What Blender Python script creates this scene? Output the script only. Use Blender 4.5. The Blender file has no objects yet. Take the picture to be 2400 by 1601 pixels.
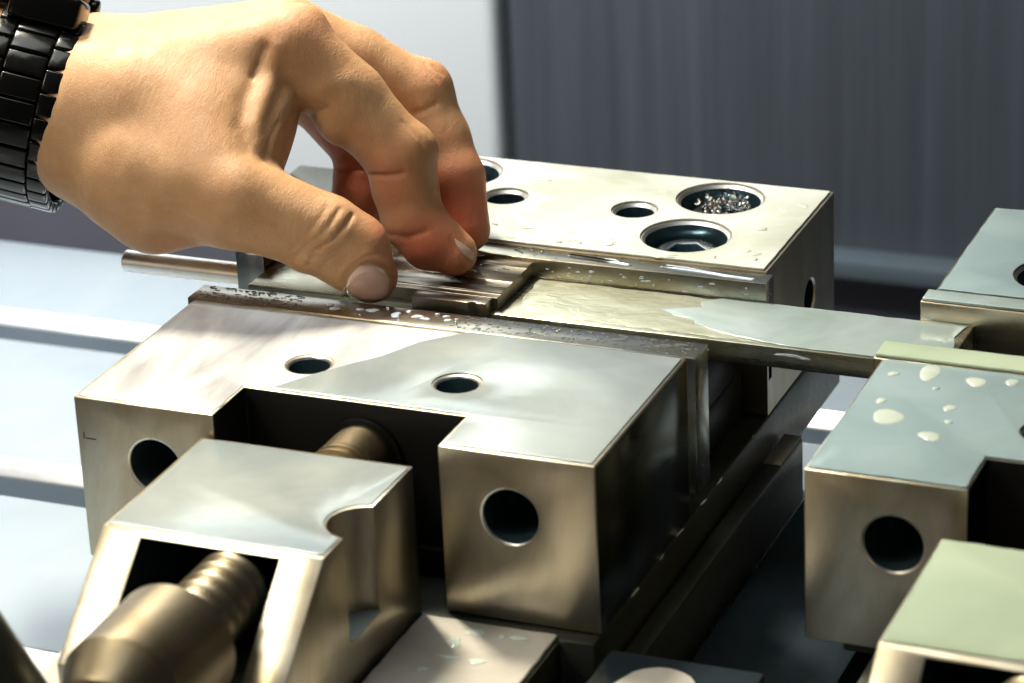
import bpy, bmesh, math, random
import numpy as np
from mathutils import Vector, Matrix
random.seed(7)
rng = np.random.default_rng(11)
SC = bpy.context.scene
COL = SC.collection
MM = 0.001                                    # everything below is written in millimetres

# ------------------------------------------------------------------ camera
CAM_POS = (342.73557949, -551.82717441, 284.56026753)
CAM_ROT = [[0.9260252028425568, -0.11259734768013183, 0.3602765063056441],
           [0.3751033196476683, 0.38103768444851993, -0.8450489823787786],
           [-0.042128651648260275, 0.9176775688255161, 0.395086137930439]]
cam_d = bpy.data.cameras.new('camera')
cam = bpy.data.objects.new('camera', cam_d)
COL.objects.link(cam)
m4 = Matrix(CAM_ROT).to_4x4()
m4.translation = Vector(CAM_POS) * MM
cam.matrix_world = m4
cam_d.sensor_width = 36.0
cam_d.lens = 7338.9 / 2400 * 36
cam_d.clip_start = 0.01
cam_d.clip_end = 50
cam_d.dof.use_dof = True
cam_d.dof.focus_distance = 0.752
cam_d.dof.aperture_fstop = 20
cam_d.dof.aperture_blades = 7
SC.camera = cam

# ------------------------------------------------------------------ light
world = bpy.data.worlds.new('World')
SC.world = world
world.use_nodes = True
bg = world.node_tree.nodes['Background']
bg.inputs[0].default_value = (0.62, 0.70, 0.78, 1)
bg.inputs[1].default_value = 0.06


def area(name, loc, target, sx, sy, power, color):
    l = bpy.data.lights.new(name, 'AREA')
    l.shape = 'RECTANGLE'
    l.size, l.size_y = sx * MM, sy * MM
    l.energy = power
    l.color = color
    o = bpy.data.objects.new(name, l)
    COL.objects.link(o)
    o.location = Vector(loc) * MM
    d = (Vector(target) - Vector(loc)).normalized()
    o.rotation_euler = d.to_track_quat('-Z', 'Y').to_euler()
    return o


lk = area('lamp_key', (-265, 320, 660), (-30, 80, 60), 90, 150, 1.25, (1.0, 0.93, 0.76))
lk.data.spread = math.radians(50)
lp = area('panel_fill', (-330, 60, 520), (-330, 500, 60), 500, 200, 3.9, (0.94, 0.98, 1.0))  # added light with no visible source, brightens the white panel
lp.data.spread = math.radians(100)
area('lamp_overhead', (-60, 160, 950), (40, 120, 0), 420, 420, 3.0, (0.90, 0.97, 0.98))
area('strip_reflection', (-110, 478, 258), (-60, 0, 258), 180, 60, 0.022, (1.0, 0.98, 0.92))  # added out of view, only to reflect in the front jaw top
lw = area('ramp_glint', (-405, -365, 715), (55, -40, -10), 190, 260, 0.16, (1.0, 0.94, 0.80))  # added light that whitens the left bracket ramp by reflection
lw.data.spread = math.radians(30)
ll = area('bevel_glint', (-250, -445, 645), (70, 0, -10), 330, 70, 0.05, (1.0, 0.95, 0.82))  # added light for bright reflections along the front top bevels
ll.data.spread = math.radians(40)
area('front_fill', (-420, -1000, 260), (60, 0, -20), 420, 420, 1.1, (1.0, 0.78, 0.50))  # added warm fill for the front faces, stands for no real lamp

vs = SC.view_settings
vs.view_transform = 'Standard'
vs.look = 'None'
vs.gamma = 1
vs.exposure = 0

# ------------------------------------------------------------------ materials


class NT:
    def __init__(self, name):
        self.m = bpy.data.materials.new(name)
        self.m.use_nodes = True
        self.t = self.m.node_tree
        self.b = self.t.nodes['Principled BSDF']
        self.tc = self.t.nodes.new('ShaderNodeTexCoord')

    def n(self, kind, **kw):
        nd = self.t.nodes.new('ShaderNode' + kind)
        for k, v in kw.items():
            setattr(nd, k, v)
        return nd

    def l(self, a, b):
        self.t.links.new(a, b)

    def mapping(self, scale=(1, 1, 1), rot=(0, 0, 0), loc=(0, 0, 0)):
        mp = self.n('Mapping')
        mp.inputs['Scale'].default_value = scale
        mp.inputs['Rotation'].default_value = rot
        mp.inputs['Location'].default_value = loc
        self.l(self.tc.outputs['Object'], mp.inputs[0])
        return mp.outputs[0]

    def noise(self, vec, scale, detail=4, rough=0.55, dist=0.0):
        nd = self.n('TexNoise')
        self.l(vec, nd.inputs['Vector'])
        nd.inputs['Scale'].default_value = scale
        nd.inputs['Detail'].default_value = detail
        nd.inputs['Roughness'].default_value = rough
        nd.inputs['Distortion'].default_value = dist
        return nd.outputs['Fac']

    def ramp(self, fac, stops):
        r = self.n('ValToRGB')
        els = r.color_ramp.elements
        while len(els) < len(stops):
            els.new(0.5)
        for e, (p, c) in zip(els, stops):
            e.position = p
            e.color = (c, c, c, 1) if not hasattr(c, '__len__') else (*c, 1)
        self.l(fac, r.inputs[0])
        return r.outputs[0]

    def bump(self, h, strength, dist=0.0003, normal=None):
        b = self.n('Bump')
        b.inputs['Strength'].default_value = strength
        b.inputs['Distance'].default_value = dist
        self.l(h, b.inputs['Height'])
        if normal is not None:
            self.l(normal, b.inputs['Normal'])
        return b.outputs[0]

    def set(self, **kw):
        for k, v in kw.items():
            self.b.inputs[k.replace('_', ' ')].default_value = v
        return self


def steel(name, col=(0.62, 0.60, 0.54), rough=(0.22, 0.42), grain=(1, 1, 1), metal=1.0, stain=0.25, bump=0.05, sv=(1, 1, 1)):
    t = NT(name)
    v = t.mapping()
    big = t.noise(t.mapping(scale=sv), 34, 6, 0.65, 0.8)
    c2 = tuple(x * (1 - stain) * y for x, y in zip(col, (0.95, 0.86, 0.70)))
    t.l(t.ramp(big, [(0.35, c2), (0.65, col)]), t.b.inputs['Base Color'])
    r1 = t.noise(t.mapping(scale=grain), 900, 3, 0.7)
    r2 = t.noise(v, 60, 4, 0.6)
    mx = t.n('Mix')
    mx.inputs[0].default_value = 0.5
    t.l(r1, mx.inputs[2])
    t.l(r2, mx.inputs[3])
    t.l(t.ramp(mx.outputs[0], [(0.3, rough[0]), (0.7, rough[1])]), t.b.inputs['Roughness'])
    t.l(t.bump(r1, bump, 0.00005), t.b.inputs['Normal'])
    t.b.inputs['Metallic'].default_value = metal
    return t.m


M = {}
M['steel'] = steel('ground_steel', (0.65, 0.605, 0.50), (0.28, 0.38), (1, 1, 0.04), stain=0.30, bump=0.03, sv=(1, 1, 0.35))
M['plate'] = steel('plate_steel', (0.56, 0.56, 0.50), (0.16, 0.30), (0.05, 1, 1))
M['bar'] = steel('bar_steel', (0.56, 0.56, 0.46), (0.20, 0.36), (0.04, 1, 1), stain=0.35)
M['work'] = steel('workpiece_steel', (0.38, 0.34, 0.28), (0.26, 0.38), (0.02, 1, 1), bump=0.01)
M['screw'] = steel('screw_steel', (0.30, 0.25, 0.17), (0.32, 0.42))
M['bolt'] = steel('bolt_steel', (0.34, 0.38, 0.42), (0.18, 0.32))
M['dark'] = steel('oiled_dark_steel', (0.055, 0.06, 0.05), (0.25, 0.45), metal=0.6)
M['rod'] = steel('rod_steel', (0.78, 0.80, 0.84), (0.32, 0.42), (0.05, 1, 1), stain=0.1)
M['chip'] = steel('chip_metal', (0.75, 0.76, 0.78), (0.08, 0.2), stain=0.05)
M['side_shade'] = steel('shade_toned_steel', (0.16, 0.165, 0.125), (0.12, 0.24), (1, 0.05, 1), stain=0.4, bump=0.02)  # darker copy of the steel, carries the shade of the right-hand faces
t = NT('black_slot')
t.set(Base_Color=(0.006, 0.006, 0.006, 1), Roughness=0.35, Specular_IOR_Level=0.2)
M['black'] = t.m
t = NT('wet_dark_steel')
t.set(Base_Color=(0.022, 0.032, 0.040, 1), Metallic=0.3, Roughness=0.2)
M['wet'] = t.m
t = NT('shaded_bore')
t.set(Base_Color=(0.075, 0.13, 0.155, 1), Metallic=0.75, Roughness=0.16)  # darkness inside bores and cutouts is put into this colour
M['bore'] = t.m


def milk(name, col, col2, clear=0.0, rough=0.07, streak=(1, 1, 1), sc=40, bumps=0.12, rot=0.0, bd=0.0006):
    """milky coolant film lying on steel"""
    t = NT(name)
    v = t.mapping(scale=streak, rot=(0, 0, rot))
    f = t.noise(v, sc, 5, 0.55, 0.8)
    t.l(t.ramp(f, [(0.32, col2), (0.62, col)]), t.b.inputs['Base Color'])
    t.b.inputs['Metallic'].default_value = clear
    t.b.inputs['Roughness'].default_value = rough
    t.b.inputs['IOR'].default_value = 1.45
    h = t.noise(t.mapping(), 55, 3, 0.5)
    t.l(t.bump(h, bumps, bd), t.b.inputs['Normal'])
    return t.m


M['film_front'] = milk('coolant_film_cool', (0.41, 0.45, 0.43), (0.22, 0.26, 0.27), clear=0.3, rough=0.18, bumps=0.15, sc=15)
M['film_rear'] = milk('coolant_film_cream', (0.57, 0.58, 0.54), (0.34, 0.36, 0.27), sc=16, bumps=1.0, rough=0.1)
M['film_grey'] = milk('coolant_film_grey', (0.33, 0.42, 0.43), (0.27, 0.36, 0.37), clear=0.2)
M['film_green'] = milk('coolant_film_green', (0.47, 0.54, 0.39), (0.36, 0.43, 0.30), sc=18)
M['film_tan'] = milk('coolant_film_tan', (0.50, 0.46, 0.40), (0.40, 0.36, 0.30))
M['film_bar'] = milk('coolant_film_bar', (0.42, 0.49, 0.48), (0.30, 0.37, 0.34), clear=0.3, rough=0.12)
M['film_dry'] = milk('coolant_film_drying', (0.78, 0.77, 0.75), (0.30, 0.30, 0.32), clear=0.3, rough=0.25, streak=(1.8, 0.4, 1), sc=34, rot=0.5)
M['foam'] = milk('coolant_foam', (0.54, 0.58, 0.50), (0.44, 0.50, 0.44), rough=0.06, sc=160)
M['bluedrop'] = milk('coolant_drop_milky', (0.55, 0.62, 0.72), (0.45, 0.52, 0.62), rough=0.04)
t = NT('coolant_drop_clear')
t.set(Base_Color=(0.80, 0.86, 0.84, 1), Roughness=0.02, IOR=1.36, Transmission_Weight=0.9)
M['drop'] = t.m
t = NT('coolant_clear_film')
t.l(t.ramp(t.noise(t.mapping(scale=(0.5, 1, 1)), 120, 5, 0.6, 1.0), [(0.3, (0.40, 0.41, 0.28)), (0.7, (0.62, 0.63, 0.50))]), t.b.inputs['Base Color'])
t.set(Roughness=0.2, Metallic=0.55)
t.l(t.bump(t.noise(t.mapping(scale=(0.5, 1, 1)), 330, 4, 0.6, 1.0), 0.6, 0.0004), t.b.inputs['Normal'])
M['clear'] = t.m

t = NT('table_coolant_steel')
v = t.mapping()
f = t.noise(v, 9, 5, 0.6, 0.5)
t.l(t.ramp(f, [(0.35, (0.26, 0.31, 0.36)), (0.62, (0.32, 0.37, 0.42))]), t.b.inputs['Base Color'])
t.set(Roughness=0.22, Metallic=0.15)
t.l(t.bump(t.noise(v, 18, 3), 0.15, 0.0008), t.b.inputs['Normal'])
M['table'] = t.m

t = NT('white_panel_paint')
t.set(Base_Color=(0.83, 0.85, 0.84, 1), Roughness=0.45)
M['white'] = t.m
t = NT('streaked_steel_panel')
f1 = t.noise(t.mapping(scale=(1, 1, 0.02)), 90, 6, 0.75)
f2 = t.noise(t.mapping(scale=(1, 1, 0.03), loc=(3, 0, 0)), 9, 4, 0.6)
mx = t.n('Mix')
mx.inputs[0].default_value = 0.3
t.l(f1, mx.inputs[2])
t.l(f2, mx.inputs[3])
t.l(t.ramp(mx.outputs[0], [(0.30, (0.056, 0.060, 0.070)), (0.47, (0.076, 0.084, 0.098)), (0.56, (0.086, 0.100, 0.116)), (0.72, (0.12, 0.15, 0.165))]), t.b.inputs['Base Color'])
t.set(Roughness=0.5, Metallic=0.25)
M['panel'] = t.m
t = NT('dark_enclosure_paint')
t.l(t.ramp(t.noise(t.mapping(), 6, 3), [(0.3, (0.10, 0.10, 0.115)), (0.7, (0.13, 0.125, 0.15))]), t.b.inputs['Base Color'])
t.set(Roughness=0.5)
M['enclosure'] = t.m
t = NT('ledge_paint')
t.set(Base_Color=(0.09, 0.115, 0.13, 1), Roughness=0.5)
M['ledge'] = t.m

# ------------------------------------------------------------------ mesh helpers


def link(name, me, mat, parent=None, loc=(0, 0, 0)):
    o = bpy.data.objects.new(name, me)
    COL.objects.link(o)
    if mat is not None:
        me.materials.clear()
        me.materials.append(mat)
    if parent is not None:
        o.parent = parent
    o.location = Vector(loc) * MM
    return o


def bm_prism(pts, z0, z1, bm=None):
    bm = bm or bmesh.new()
    lo = [bm.verts.new((x * MM, y * MM, z0 * MM)) for x, y in pts]
    hi = [bm.verts.new((x * MM, y * MM, z1 * MM)) for x, y in pts]
    bm.faces.new(lo[::-1])
    bm.faces.new(hi)
    n = len(pts)
    for i in range(n):
        bm.faces.new((lo[i], lo[(i + 1) % n], hi[(i + 1) % n], hi[i]))
    bmesh.ops.recalc_face_normals(bm, faces=bm.faces)
    return bm


def bm_box(x0, x1, y0, y1, z0, z1, bm=None):
    return bm_prism([(x0, y0), (x1, y0), (x1, y1), (x0, y1)], z0, z1, bm)


def bm_prism_x(pts, x0, x1, bm=None):
    """profile given in (y, z), swept along x"""
    bm = bm or bmesh.new()
    lo = [bm.verts.new((x0 * MM, y * MM, z * MM)) for y, z in pts]
    hi = [bm.verts.new((x1 * MM, y * MM, z * MM)) for y, z in pts]
    bm.faces.new(lo[::-1])
    bm.faces.new(hi)
    n = len(pts)
    for i in range(n):
        bm.faces.new((lo[i], lo[(i + 1) % n], hi[(i + 1) % n], hi[i]))
    bmesh.ops.recalc_face_normals(bm, faces=bm.faces)
    return bm


def bm_cyl(c, axis, prof, seg=48, bm=None, phase=0.0):
    """lathe: prof = [(t along axis, radius)...] closed with caps"""
    bm = bm or bmesh.new()
    a = {'x': Vector((1, 0, 0)), 'y': Vector((0, 1, 0)), 'z': Vector((0, 0, 1))}[axis]
    u = {'x': Vector((0, 1, 0)), 'y': Vector((0, 0, 1)), 'z': Vector((1, 0, 0))}[axis]
    w = a.cross(u)
    rings = []
    for tt, r in prof:
        ring = []
        for i in range(seg):
            an = 2 * math.pi * i / seg + phase
            p = Vector(c) + a * tt + (u * math.cos(an) + w * math.sin(an)) * r
            ring.append(bm.verts.new(p * MM))
        rings.append(ring)
    for r0, r1 in zip(rings, rings[1:]):
        for i in range(seg):
            bm.faces.new((r0[i], r0[(i + 1) % seg], r1[(i + 1) % seg], r1[i]))
    bm.faces.new(rings[0][::-1])
    bm.faces.new(rings[-1])
    bmesh.ops.recalc_face_normals(bm, faces=bm.faces)
    return bm


def mesh_of(bm, name):
    me = bpy.data.meshes.new(name)
    bm.to_mesh(me)
    bm.free()
    return me


def solid(name, bm, mat, parent=None, cuts=(), bevel=0.4, seg=2, angle=35, loc=(0, 0, 0), smooth=35, dark=None, one=False, alt='bore'):
    """mesh from bm, minus the cutters, with small machined edge breaks"""
    me = mesh_of(bm, name)
    me.materials.append(mat)
    if dark is not None:
        me.materials.append(M[alt])
        for p in me.polygons:
            c = p.center / MM
            if dark(c, p.normal):
                p.material_index = 1
    o = bpy.data.objects.new(name, me)
    COL.objects.link(o)
    tmp = []
    for c in cuts:
        cmat = M['bore']
        cax = None
        if isinstance(c, tuple):
            cax = c[2] if len(c) > 2 else None
            c, cmat = c[0], c[1]
        cm = mesh_of(c, 'cut')
        cm.materials.append(cmat)
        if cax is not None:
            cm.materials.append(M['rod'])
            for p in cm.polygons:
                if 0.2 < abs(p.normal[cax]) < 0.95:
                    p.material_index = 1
        co = bpy.data.objects.new('cut', cm)
        COL.objects.link(co)
        tmp.append(co)
        md = o.modifiers.new('b', 'BOOLEAN')
        md.operation = 'DIFFERENCE'
        md.solver = 'EXACT'
        md.material_mode = 'TRANSFER'
        md.object = co
    if bevel:
        md = o.modifiers.new('bev', 'BEVEL')
        md.width = bevel * MM
        md.segments = seg
        md.limit_method = 'ANGLE'
        md.angle_limit = math.radians(angle)
        md.use_clamp_overlap = True
    dg = bpy.context.evaluated_depsgraph_get()
    dg.update()
    new = bpy.data.meshes.new_from_object(o.evaluated_get(dg))
    new.name = name
    bpy.data.objects.remove(o)
    for c in tmp:
        bpy.data.objects.remove(c)
    for p in new.polygons:
        p.use_smooth = True
    new.set_sharp_from_angle(angle=math.radians(smooth))
    return link(name, new, mat if one else None, parent, loc)


def thing(name, label, cat, loc=(0, 0, 0), group=None):
    o = bpy.data.objects.new(name, None)
    COL.objects.link(o)
    o.empty_display_size = 0.01
    o.location = Vector(loc) * MM
    return tag(o, label, cat, group)


def tag(o, label=None, cat=None, group=None, kind=None):
    if label:
        o['label'] = label
    if cat:
        o['category'] = cat
    if group:
        o['group'] = group
    if kind:
        o['kind'] = kind
    return o


# ------------------------------------------------------------------ machine table and back of the enclosure
TZ = -90
slots = [35.6, 132.3, 229.0]          # far edge of each T-slot
prof = [(-420, TZ - 60), (-420, TZ)]
for y in slots:
    prof += [(y - 22.5, TZ), (y - 19.5, TZ - 3), (y - 19.5, TZ - 22), (y - 4.5, TZ - 22), (y - 4.5, TZ - 4.2), (y, TZ)]
prof += [(280, TZ), (280, TZ - 60)]
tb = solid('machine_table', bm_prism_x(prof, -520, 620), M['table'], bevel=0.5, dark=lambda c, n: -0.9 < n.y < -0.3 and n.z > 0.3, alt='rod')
tag(tb, 'wet pale blue milling machine table with T-slots under the vises', None, None, 'structure')

WY = 500


def wall_pt(x, z):
    return (x, z)


o = solid('enclosure_wall', bm_box(-900, 900, WY, WY + 20, -420, -158), M['enclosure'], bevel=0)
tag(o, 'dark grey lower enclosure wall behind the machine table', None, None, 'structure')
o = solid('enclosure_floor', bm_box(-900, 900, 281, WY - 0.5, -430, -400), M['enclosure'], bevel=0)
tag(o, 'dark chip trough floor behind the machine table', None, None, 'structure')
o = solid('white_panel', bm_box(-900, -104, WY - 6, WY + 10, -152, 700), M['white'], bevel=5, seg=3)
tag(o, 'smooth white enclosure panel behind the hand', 'panel')
p = thing('steel_panel', 'dark blue grey steel panel with vertical streaks behind the vises', 'panel', (0, WY, -152))
solid('panel_sheet', bm_box(-100, 900, 0, 10, 0, 850), M['panel'], p, bevel=0)
solid('ledge', bm_box(-100, 900, -14, 0, -7, 0.5), M['ledge'], p, bevel=1)

# ------------------------------------------------------------------ the two vises


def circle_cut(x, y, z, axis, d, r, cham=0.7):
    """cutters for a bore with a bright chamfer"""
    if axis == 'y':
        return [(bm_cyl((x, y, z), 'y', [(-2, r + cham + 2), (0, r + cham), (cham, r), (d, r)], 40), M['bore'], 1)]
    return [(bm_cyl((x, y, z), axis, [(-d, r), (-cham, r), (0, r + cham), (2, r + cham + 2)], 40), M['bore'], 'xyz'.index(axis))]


FRONT_BORES = [(43.8, 31.2, 4.7), (80.5, 31.0, 4.7)]
BIG_BORES = [(26.2, 134, 10.3), (26.2, 161, 10.3), (98.8, 134, 10.3), (98.8, 161, 10.3)]
SMALL_BORES = [(44.7, 147.5, 4.9), (80.3, 147.5, 4.9)]


def make_vise(ox, jaw_y, label, screws_shown):
    v = thing('machine_vise', label, 'vise', (ox, 0, -40))
    K = dict(loc=(0, 0, 40))
    # base
    bpts = [(15.5, -170), (117, -170), (117, -4), (125, -4), (125, 180), (0, 180), (0, 40), (15.5, 40)]
    base = solid('base', bm_prism(bpts, -58, -40.4), M['dark'], v, bevel=0.8, **K)
    solid('foot', bm_box(18, 115, -150, 178, TZ + 0.3, -58.2), M['dark'], v, bevel=1, **K)
    for s in (0, 1):
        x0, x1 = ((125.3, 130.6) if s else (-5.6, -0.3))
        solid('side_rail', bm_box(x0, x1, -30 if s else 60, 129, -68, -50), M['dark'], v, bevel=1.0, **K)
    solid('lit_rail_end', bm_box(125.6, 130.3, 111, 128.6, -50.2, -49.7), M['steel'], v, bevel=0.3, **K)  # bright steel strip imitates light falling on the rail end
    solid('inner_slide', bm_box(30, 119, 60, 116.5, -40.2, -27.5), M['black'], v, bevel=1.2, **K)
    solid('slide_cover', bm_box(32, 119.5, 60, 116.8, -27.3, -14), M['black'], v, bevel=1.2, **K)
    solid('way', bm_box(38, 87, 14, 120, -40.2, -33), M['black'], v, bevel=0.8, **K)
    # fixed rear jaw
    cuts = [c for x, y, r in BIG_BORES for c in circle_cut(x, y, -1.8, 'z', 9.5, r)] + \
           [c for x, y, r in SMALL_BORES for c in circle_cut(x, y, -1.8, 'z', 11, r)] + circle_cut(125, 153, -22.5, 'x', 20, 4.6, 0.5) + \
           [bm_box(119, 130, 119, 128, -26, -24), bm_box(119, 130, 118.5, 121, -31, -24.4)]
    rj = solid('rear_jaw', bm_box(0, 125, 117.5, 174.2, -40, -1.8), M['steel'], v, cuts, bevel=0.7, **K)
    solid('jaw_plate', bm_box(-2, 127, 111, 117.4, -24, -2.1), M['plate'], rj, bevel=0.35)
    for i, (x, y, r) in enumerate(BIG_BORES):
        hexcut = bm_cyl((x, y, -5.2), 'z', [(-5, 4.9), (1, 4.9)], 6, phase=0.3)
        solid('cap_screw', bm_cyl((x, y, -5.2), 'z', [(-6.0, 8.3), (-1.0, 8.3), (0, 7.4)], 40), M['bolt'], rj, [hexcut], bevel=0.35)
    # movable front jaw
    xs, xe, ds, Db = 35.1, 89.0, 15.6, 59
    jp = [(0, 0), (xs, 0), (xs, ds), (xe, ds), (xe, 0), (125, 0), (125, Db), (0, Db)]
    cuts = [c for x, y, r in FRONT_BORES for c in circle_cut(x, y, 0, 'z', 16, r, 0.5)] + \
           [c for x in (19.3, 105.2) for c in circle_cut(x, 0, -14.8, 'y', 24, 6.3, 0.5)]
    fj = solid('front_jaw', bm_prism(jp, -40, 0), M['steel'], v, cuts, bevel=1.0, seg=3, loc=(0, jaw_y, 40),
               alt='black', dark=lambda c, n: (35 <= c.x <= 89.1 and abs(n.z) < .5 and 0.5 < c.y < 16))  # slot walls set black for the shade inside the slot
    solid('jaw_plate', bm_box(-2, 127, Db + 0.05, Db + 8.9, -34, 0.2), M['plate'], fj, bevel=0.35)
    # spindle bearing bracket in front
    br = bm_prism_x([(-1.5, -5), (-46.5, -5), (-70, -25.5), (-70, -40.2), (-1.5, -40.2)], 32.8, 83.6)
    cuts = [bm_box(42.2, 74.2, -90, -14, -45, -6.0),
            (bm_cyl((84.6, -29.5, 0), 'z', [(-29.5, 7.6), (5, 7.6)], 40), M['steel'])]
    bk = solid('spindle_bracket', br, M['steel'], v, cuts, bevel=0.6, **K)
    # spindle with real thread ridges
    zc = -13.0
    pr = [(-74.5, 6)]
    y = -73.6
    while y < -49:
        pr += [(y, 6.9), (y + 0.5, 7.4), (y + 1.5, 8.2), (y + 2.4, 8.2), (y + 3.3, 7.4), (y + 3.8, 6.9)]
        y += 4.2
    pr += [(-47.5, 4.4), (-0.5, 4.4), (-0.4, 7.0)]
    for y in (0.2, 2.6):
        pr += [(y, 7.0), (y + 0.5, 8.2), (y + 1.4, 8.2), (y + 1.9, 7.0)]
    pr += [(5.2, 8.0), (15.4, 8.0)]
    sp = solid('spindle', bm_cyl((64, 0, zc), 'y', pr, 56), M['screw'], v, bevel=0, smooth=40, **K)
    solid('spindle_collar', bm_cyl((64, 0, zc), 'y', [(-106, 8.6), (-105.6, 9.0), (-97.5, 12.9), (-97, 13.3), (-75, 13.3), (-73.6, 12.0)], 64), M['screw'], sp, bevel=0, smooth=18)
    solid('drive_hexagon', bm_cyl((64, 0, zc), 'y', [(-121, 6.2), (-119.5, 7), (-105.7, 7)], 6), M['screw'], sp, bevel=0.5)
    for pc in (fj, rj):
        pc.data.materials.append(M['side_shade'])
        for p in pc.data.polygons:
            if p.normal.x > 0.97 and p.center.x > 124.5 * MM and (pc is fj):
                p.material_index = len(pc.data.materials) - 1  # right faces of the front jaw get their shade as colour
    solid('bearing_ring', bm_cyl((64, 15.5, zc), 'y', [(-1.0, 9.4), (0, 9.4)]), M['black'], fj, bevel=0.3)
    return v


v1 = make_vise(0, 0, 'open steel machine vise under the hand, its front jaw slid away from the flat bar', True)
v2 = make_vise(167, 12.0, 'closed steel machine vise at the right, cut off by the frame edge', True)

# ------------------------------------------------------------------ bar, workpiece, stop
o = solid('flat_bar', bm_box(0, 178, 86.2, 110.9, -12.4, -7.0), M['bar'], bevel=0.45)
tag(o, 'long flat steel bar wet with coolant spanning between the two vises', 'steel bar')

wk = thing('workpiece', 'small machined steel workpiece with fine grooves pinched by the fingers on the flat bar', 'workpiece', (50, 98, -7))
K = dict(loc=(-50, -98, 7))
ztop = [(88.3, 90.6, -3.75), (90.6, 94.2, -3.35), (94.2, 98.0, -3.5), (98.0, 103.0, -3.3), (103.0, 107.2, -3.42), (107.2, 110.9, -3.3)]
pf = [(88.3, -6.95)]
for y0, y1, z in ztop:
    pf += [(y0 + 0.05, z), (y1 - 0.05, z)]
pf += [(110.9, -6.95)]
solid('block', bm_prism_x(pf, 28, 66.6), M['work'], wk, bevel=0.12, seg=1, **K)
solid('tab', bm_prism([(45.6, 84.2), (60.5, 84.2), (61.5, 85.3), (62.6, 84.4), (65.2, 84.4), (65.2, 88.35), (45.6, 88.35)], -8.8, -3.9), M['work'], wk, bevel=0.25, **K)

st = thing('work_stop', 'dark work stop with a bright round rod at the left end of the flat bar', 'work stop', (-5, 100, -14))
K = dict(loc=(5, -100, 14))
solid('stop_block', bm_box(-8.6, -0.6, 97, 116, -24, -3.2), M['bolt'], st, bevel=0.5, **K)
solid('rod', bm_cyl((0, 104, -12.4), 'x', [(-44.5, 2.4), (-44, 2.9), (-8.6, 2.9)], 40), M['rod'], st, bevel=0, **K)
solid('arm', bm_prism([(-8.6, 116.1), (-3, 116.1), (-3, 172), (-24, 190), (-36, 190), (-36, 183), (-8.6, 160)], -24, -15.5), M['dark'], st, bevel=0.8, **K)

# ------------------------------------------------------------------ coolant: films, puddles, drops


def wobble(poly, step=1.2, amp=0.5, seed=0, closed=True):
    r = np.random.default_rng(seed)
    out = []
    n = len(poly)
    ph = r.uniform(0, 6.28, 6)
    s = 0
    for i in range(n):
        a, b = np.array(poly[i], float), np.array(poly[(i + 1) % n], float)
        d = b - a
        L = np.hypot(*d)
        nn = np.array([-d[1], d[0]]) / (L + 1e-9)
        k = max(1, int(L / step))
        for j in range(k):
            q = a + d * j / k
            ss = s + L * j / k
            off = amp * 0.45 * sum(math.sin(ss * f + p) for f, p in zip((0.13, 0.31, 0.55, 0.9), ph)) / 2.2
            out.append(tuple(q + nn * off))
        s += L
    return out


def film(name, poly, z, h, mat, label, holes=(), amp=0.5, seed=0, cuts=(), step=1.5, bev=0.3):
    bm = bm_prism(wobble(poly, step, amp, seed), z + 0.005 + 0.0007 * seed, z + h)
    cs = [bm_cyl((x, y, z), 'z', [(-1, r), (3, r)], 40) for x, y, r in holes] + list(cuts)
    o = solid(name, bm, mat, None, cs, bevel=min(bev, h * 0.8), seg=3, angle=50, smooth=80, one=True)
    tag(o, label, 'coolant', None, 'stuff')
    return o


def inset(x0, x1, y0, y1, d):
    return [(x0 + d, y0 + d), (x1 - d, y0 + d), (x1 - d, y1 - d), (x0 + d, y1 - d)]


jawU = lambda ox, oy, d: [(ox + d, oy + d), (ox + 35.1 - d, oy + d), (ox + 35.1 - d, oy + 15.6 + d), (ox + 89 + d, oy + 15.6 + d), (ox + 89 + d, oy + d),
                          (ox + 125 - d, oy + d), (ox + 125 - d, oy + 59 - d), (ox + d, oy + 59 - d)]
# front jaw of the open vise: milky to the right, drying streaks to the left
jr = [(41, 15.6 + .7), (89.7, 16.3), (89.7, 0.9), (124.1, 0.9), (124.1, 58.2), (72, 58.6), (63, 50), (58, 40), (53, 34), (47, 26)]
film('coolant_film', jr, 0, 0.35, M['film_front'], 'milky coolant film over the right of the open front jaw', [(x, y, r + 1.0) for x, y, r in FRONT_BORES], 0.12, 3)
film('coolant_film', [(0.9, 0.9), (34.4, .9), (34.4, 16.2), (43.4, 16.3), (49.4, 26.5), (55.3, 34.4), (60.4, 40.4), (65.4, 50.4), (73, 57.8), (1.2, 56)], 0, 0.18, M['film_dry'],
     'drying streaked coolant film over the left of the open front jaw', [(x, y, r + 1.0) for x, y, r in FRONT_BORES], 0.5, 5)
film('coolant_film', inset(0, 125, 117.5, 174.2, 0.75), -1.8, 0.6, M['film_rear'], 'thick cream coolant film over the rear jaw beyond the fingers',
     [(x, y, r + 1.2) for x, y, r in BIG_BORES + SMALL_BORES], 0.15, 8, bev=0.5)
film('coolant_film', jawU(167, 12, 0.6), 0, 0.5, M['film_grey'], 'grey green coolant film over the front jaw of the closed vise', [(167 + x, y + 12, r + 0.8) for x, y, r in FRONT_BORES], 0.3, 9, bev=0.4)
film('coolant_film', inset(167, 292, 117.5, 174.2, 0.5), -1.8, 0.5, M['film_grey'], 'grey coolant film over the rear jaw of the closed vise', [(167 + x, y, r + 0.9) for x, y, r in BIG_BORES + SMALL_BORES], 0.3, 10)
film('coolant_film', inset(165, 294, 71.2, 79.8, 0.3), 0.2, 0.9, M['film_green'], 'thick pale coolant bead on the front jaw plate of the closed vise', (), 0.15, 11, bev=0.8)
film('coolant_film', inset(165, 294, 111, 117.4, 0.3), -2.1, 0.8, M['film_bar'], 'thick pale coolant bead on the rear jaw plate of the closed vise', (), 0.15, 12, bev=0.7)
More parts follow.
